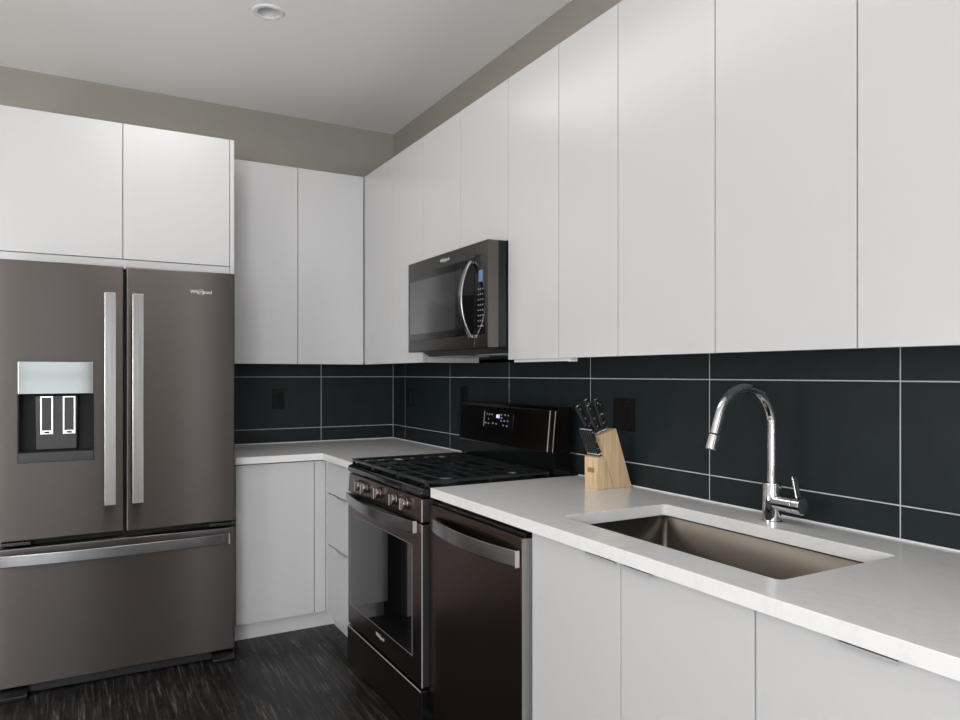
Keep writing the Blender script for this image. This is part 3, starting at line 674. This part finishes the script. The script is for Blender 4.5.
# backguard
bg = MB(); bg.box(-0.112, -0.03, GY1 + 0.010, GY0 - 0.004, 0.9165, 1.004, 0.002)
bg.build('backguard_base', M['enamel'], t)
bp = MB().prism([(-0.126, 1.006), (-0.03, 1.006), (-0.03, 1.188), (-0.092, 1.188), (-0.110, 1.176)], 1, GY1 + 0.002, GY0 - 0.002, 0.004, 3).build('backguard', M['backguard'], t)
e = MB(); e.prism([(-0.1272, 1.010), (-0.124, 1.010), (-0.108, 1.174), (-0.1112, 1.174)], 1, GY1 + 0.035, GY1 + 0.040); e.build('edge_highlight', M['bright_edge'], bp)  # bevel highlight drawn as a narrow light strip
e = MB(); e.box(-0.124, -0.112, GY1 + 0.004, GY0 - 0.006, 1.0045, 1.009, 0.001); e.build('lower_trim', M['handle_h'], bp)
def bgx(z): return -0.126 + 0.016 * (z - 1.006) / 0.170
def on_bg(mb, y0, y1, z0, z1, d=0.001, mi=0):
    mb.prism([(bgx(z0) - d, z0), (bgx(z0) + 0.001, z0), (bgx(z1) + 0.001, z1), (bgx(z1) - d, z1)], 1, y0, y1, mi=mi); return mb
on_bg(MB(), -1.633, -1.383, 1.080, 1.150).build('display_panel', M['black_gloss'], bp)
on_bg(MB(), -1.383, -1.379, 1.080, 1.150, 0.002).build('display_edge', M['bright_edge'], bp)
dg = MB()
for ya, yb, za, zb in ((-1.496, -1.490, 1.124, 1.139), (-1.506, -1.500, 1.124, 1.139), (-1.506, -1.490, 1.130, 1.133), (-1.516, -1.511, 1.122, 1.140)): on_bg(dg, ya, yb, za, zb, 0.0017)
dg.build('clock_digits', M['digit'], bp)
for yc, zc2, w2 in ((-1.404, 1.138, 0.007), (-1.428, 1.137, 0.011), (-1.451, 1.137, 0.011), (-1.422, 1.116, 0.009), (-1.396, 1.097, 0.016), (-1.424, 1.096, 0.010), (-1.462, 1.098, 0.012), (-1.492, 1.097, 0.013), (-1.532, 1.139, 0.010), (-1.563, 1.139, 0.012), (-1.590, 1.138, 0.008), (-1.534, 1.125, 0.017), (-1.532, 1.112, 0.010), (-1.559, 1.113, 0.011), (-1.589, 1.114, 0.011), (-1.554, 1.093, 0.011), (-1.583, 1.092, 0.012)):
    on_bg(MB(), yc - w2 / 2, yc + w2 / 2, zc2 - 0.0030, zc2 + 0.0030, 0.0016).build('button', M['mark'], bp)

# ------------------------------------------------------------------ dishwasher
DY0, DY1, DX = -1.950, -2.561, -0.667
t = thing('dishwasher', 'dark brown stainless dishwasher built in right of the range', 'dishwasher', (-0.34, -2.255, 0))
MB().box(-0.618, -0.02, DY1 + 0.006, DY0 - 0.006, 0.10, 0.868, 0.002).build('tub', M['black'], t)
dd = MB().box(DX, -0.622, DY1, DY0, 0.115, 0.857, 0.0035, 2).build('door', M['dark_steel'], t)
MB().box(DX + 0.003, -0.6225, DY1 - 0.0006, DY1 + 0.002, 0.118, 0.853, 0.0003).build('door_edge', M['edge_grey'], dd)
MB().box(-0.655, -0.622, DY1 + 0.004, DY0 - 0.004, 0.858, 0.8685, 0.002).build('control_strip', M['black_gloss'], dd)
pts = []
for k in range(25):
    u = k / 24; pts.append((DX - 0.008 - 0.034 * math.sin(PI * u) ** 0.85, -2.000 - 0.554 * u, 0.797))
hb = MB(); hb.sweep(pts, rr(0.047, 0.012, 0.003), (0, 0, 1))
for yy in (-2.014, -2.540): hb.box(DX - 0.013, DX + 0.002, yy - 0.012, yy + 0.012, 0.778, 0.812, 0.002)
hb.build('handle', M['handle_h'], dd)
MB().box(DX - 0.017, DX - 0.003, -2.5565, -2.5535, 0.773, 0.821, 0.001).build('handle_end', M['bright_edge'], dd)
MB().box(-0.60, -0.58, DY1, DY0, 0.0, 0.11, 0.002).build('toe_panel', M['black'], t)

# ------------------------------------------------------------------ knife block and knives
KY0, KY1 = -2.281, -2.207
t = thing('knife_block', 'pale wooden knife block on the counter between range and faucet', 'knife block', (-0.09, -2.245, ZCT))
MB().prism([(-0.0965, 0.9142), (-0.016, 0.9142), (-0.089, 1.127), (-0.1645, 1.105)], 1, KY0, KY1, 0.0015).build('main_block', M['wood'], t)
lb = MB().prism([(-0.172, 0.9142), (-0.0985, 0.9142), (-0.1405, 1.032), (-0.172, 1.026)], 1, KY0 + 0.001, KY1, 0.0015).build('front_block', M['woodf'], t)
MB().box(-0.1727, -0.1715, -2.262, -2.225, 0.972, 0.989, 0.0003).build('branded_mark', M['brown'], lb)
def knife(base, length, wid, thk, label, cat_group, slope=0.36, tip=0.0018):
    t = thing('knife', label, 'knife', base, cat_group)
    B = Vector(base); ax = Vector((-slope, 0, 1)).normalized(); nrm = ax.cross(Vector((0, 1, 0))).normalized()
    n = 9; pts = []
    h = MB(); b = bmesh.new(); rings = []
    for k in range(n + 1):
        u = k / n; wv = wid * (0.78 + 0.25 * abs(math.cos(PI * (u * 1.05 - 0.02))) ** 1.3); off = 0.002 * math.sin(PI * u * 1.2)
        c_ = B + ax * (0.010 + (length - 0.010) * u) + nrm * off
        rings.append([b.verts.new(c_ + nrm * p + Vector((0, q, 0))) for p, q in rr(wv, thk, min(wv, thk) * 0.42, 3)])
    for r0, r1 in zip(rings, rings[1:]):
        for i in range(len(r0)): b.faces.new((r0[i], r0[(i + 1) % len(r0)], r1[(i + 1) % len(r0)], r1[i]))
    b.faces.new(rings[0][::-1]); b.faces.new(rings[-1]); bmesh.ops.recalc_face_normals(b, faces=b.faces[:])
    h.add(b); ho = h.build('handle', M['handleblack'], t)
    for u in (0.2, 0.5, 0.88):
        c_ = B + ax * (0.010 + (length - 0.010) * u)
        MB().lathe([(0.0022, -thk / 2 - 0.0005), (0.0022, thk / 2 + 0.0005)], tuple(c_), (0, 1, 0), 10).build('rivet', M['rivet'], ho)
    MB().lathe([(tip, 0), (tip * 0.8, 0.0012)], tuple(B + ax * length), tuple(ax), 12).build('end_rivet', M['rivet'], ho)
    MB().sweep([tuple(B + ax * 0.0055), tuple(B + ax * 0.0105)], rr(thk * 0.9, wid * 0.8, thk * 0.3), (0, 1, 0)).build('bolster', M['rivet'], t)
    bl = MB(); bl.sweep([tuple(B - ax * 0.004), tuple(B + ax * 0.004), tuple(B + ax * 0.0105)], [(-0.0008, -wid * 0.42), (0.0008, -wid * 0.42), (0.0008, wid * 0.42), (-0.0008, wid * 0.42)], (0, 1, 0))
    bl.build('blade', M['blade'], t)
    return t
GS = 'steak knives in the front row of the block'; GL = 'large knives in the top of the block'
order = ['first', 'second', 'third', 'fourth', 'fifth', 'sixth']
st = knife((-0.1555, KY1 - 0.0075, 1.0335), 0.100, 0.018, 0.0088, 'black-handled steak knife in the front row, leftmost, farthest from the faucet', GS, 0.44, 0.0034)
for k in range(1, 6):
    dup(st, (0, -0.0118 * k, 0), ('black-handled steak knife in the front row, %s from the left' % order[k]) if k < 5 else 'black-handled steak knife in the front row, rightmost, nearest the faucet', GS)
def top_at(s): return (-0.1645 + s * 0.0755, 1.105 + s * 0.022)
spots = [(0.17, -2.222, 0.116, 0.025, 0.66, 'large black knife handle at the front left of the block top, leaning out most'),
         (0.17, -2.264, 0.112, 0.024, 0.50, 'large black knife handle at the front right of the block top, above the steak knives'),
         (0.47, -2.226, 0.124, 0.025, 0.46, 'large black knife handle in the middle left of the block top, the tallest'),
         (0.50, -2.262, 0.120, 0.025, 0.36, 'large black knife handle in the middle right of the block top'),
         (0.80, -2.240, 0.104, 0.019, 0.34, 'slim black knife handle at the back of the block top, nearest the wall')]
for s_, y_, L_, w_, sl_, lab in spots:
    x_, z_ = top_at(s_); knife((x_, y_, z_ + 0.001), L_, w_, 0.015, lab, GL, sl_, 0.0036)
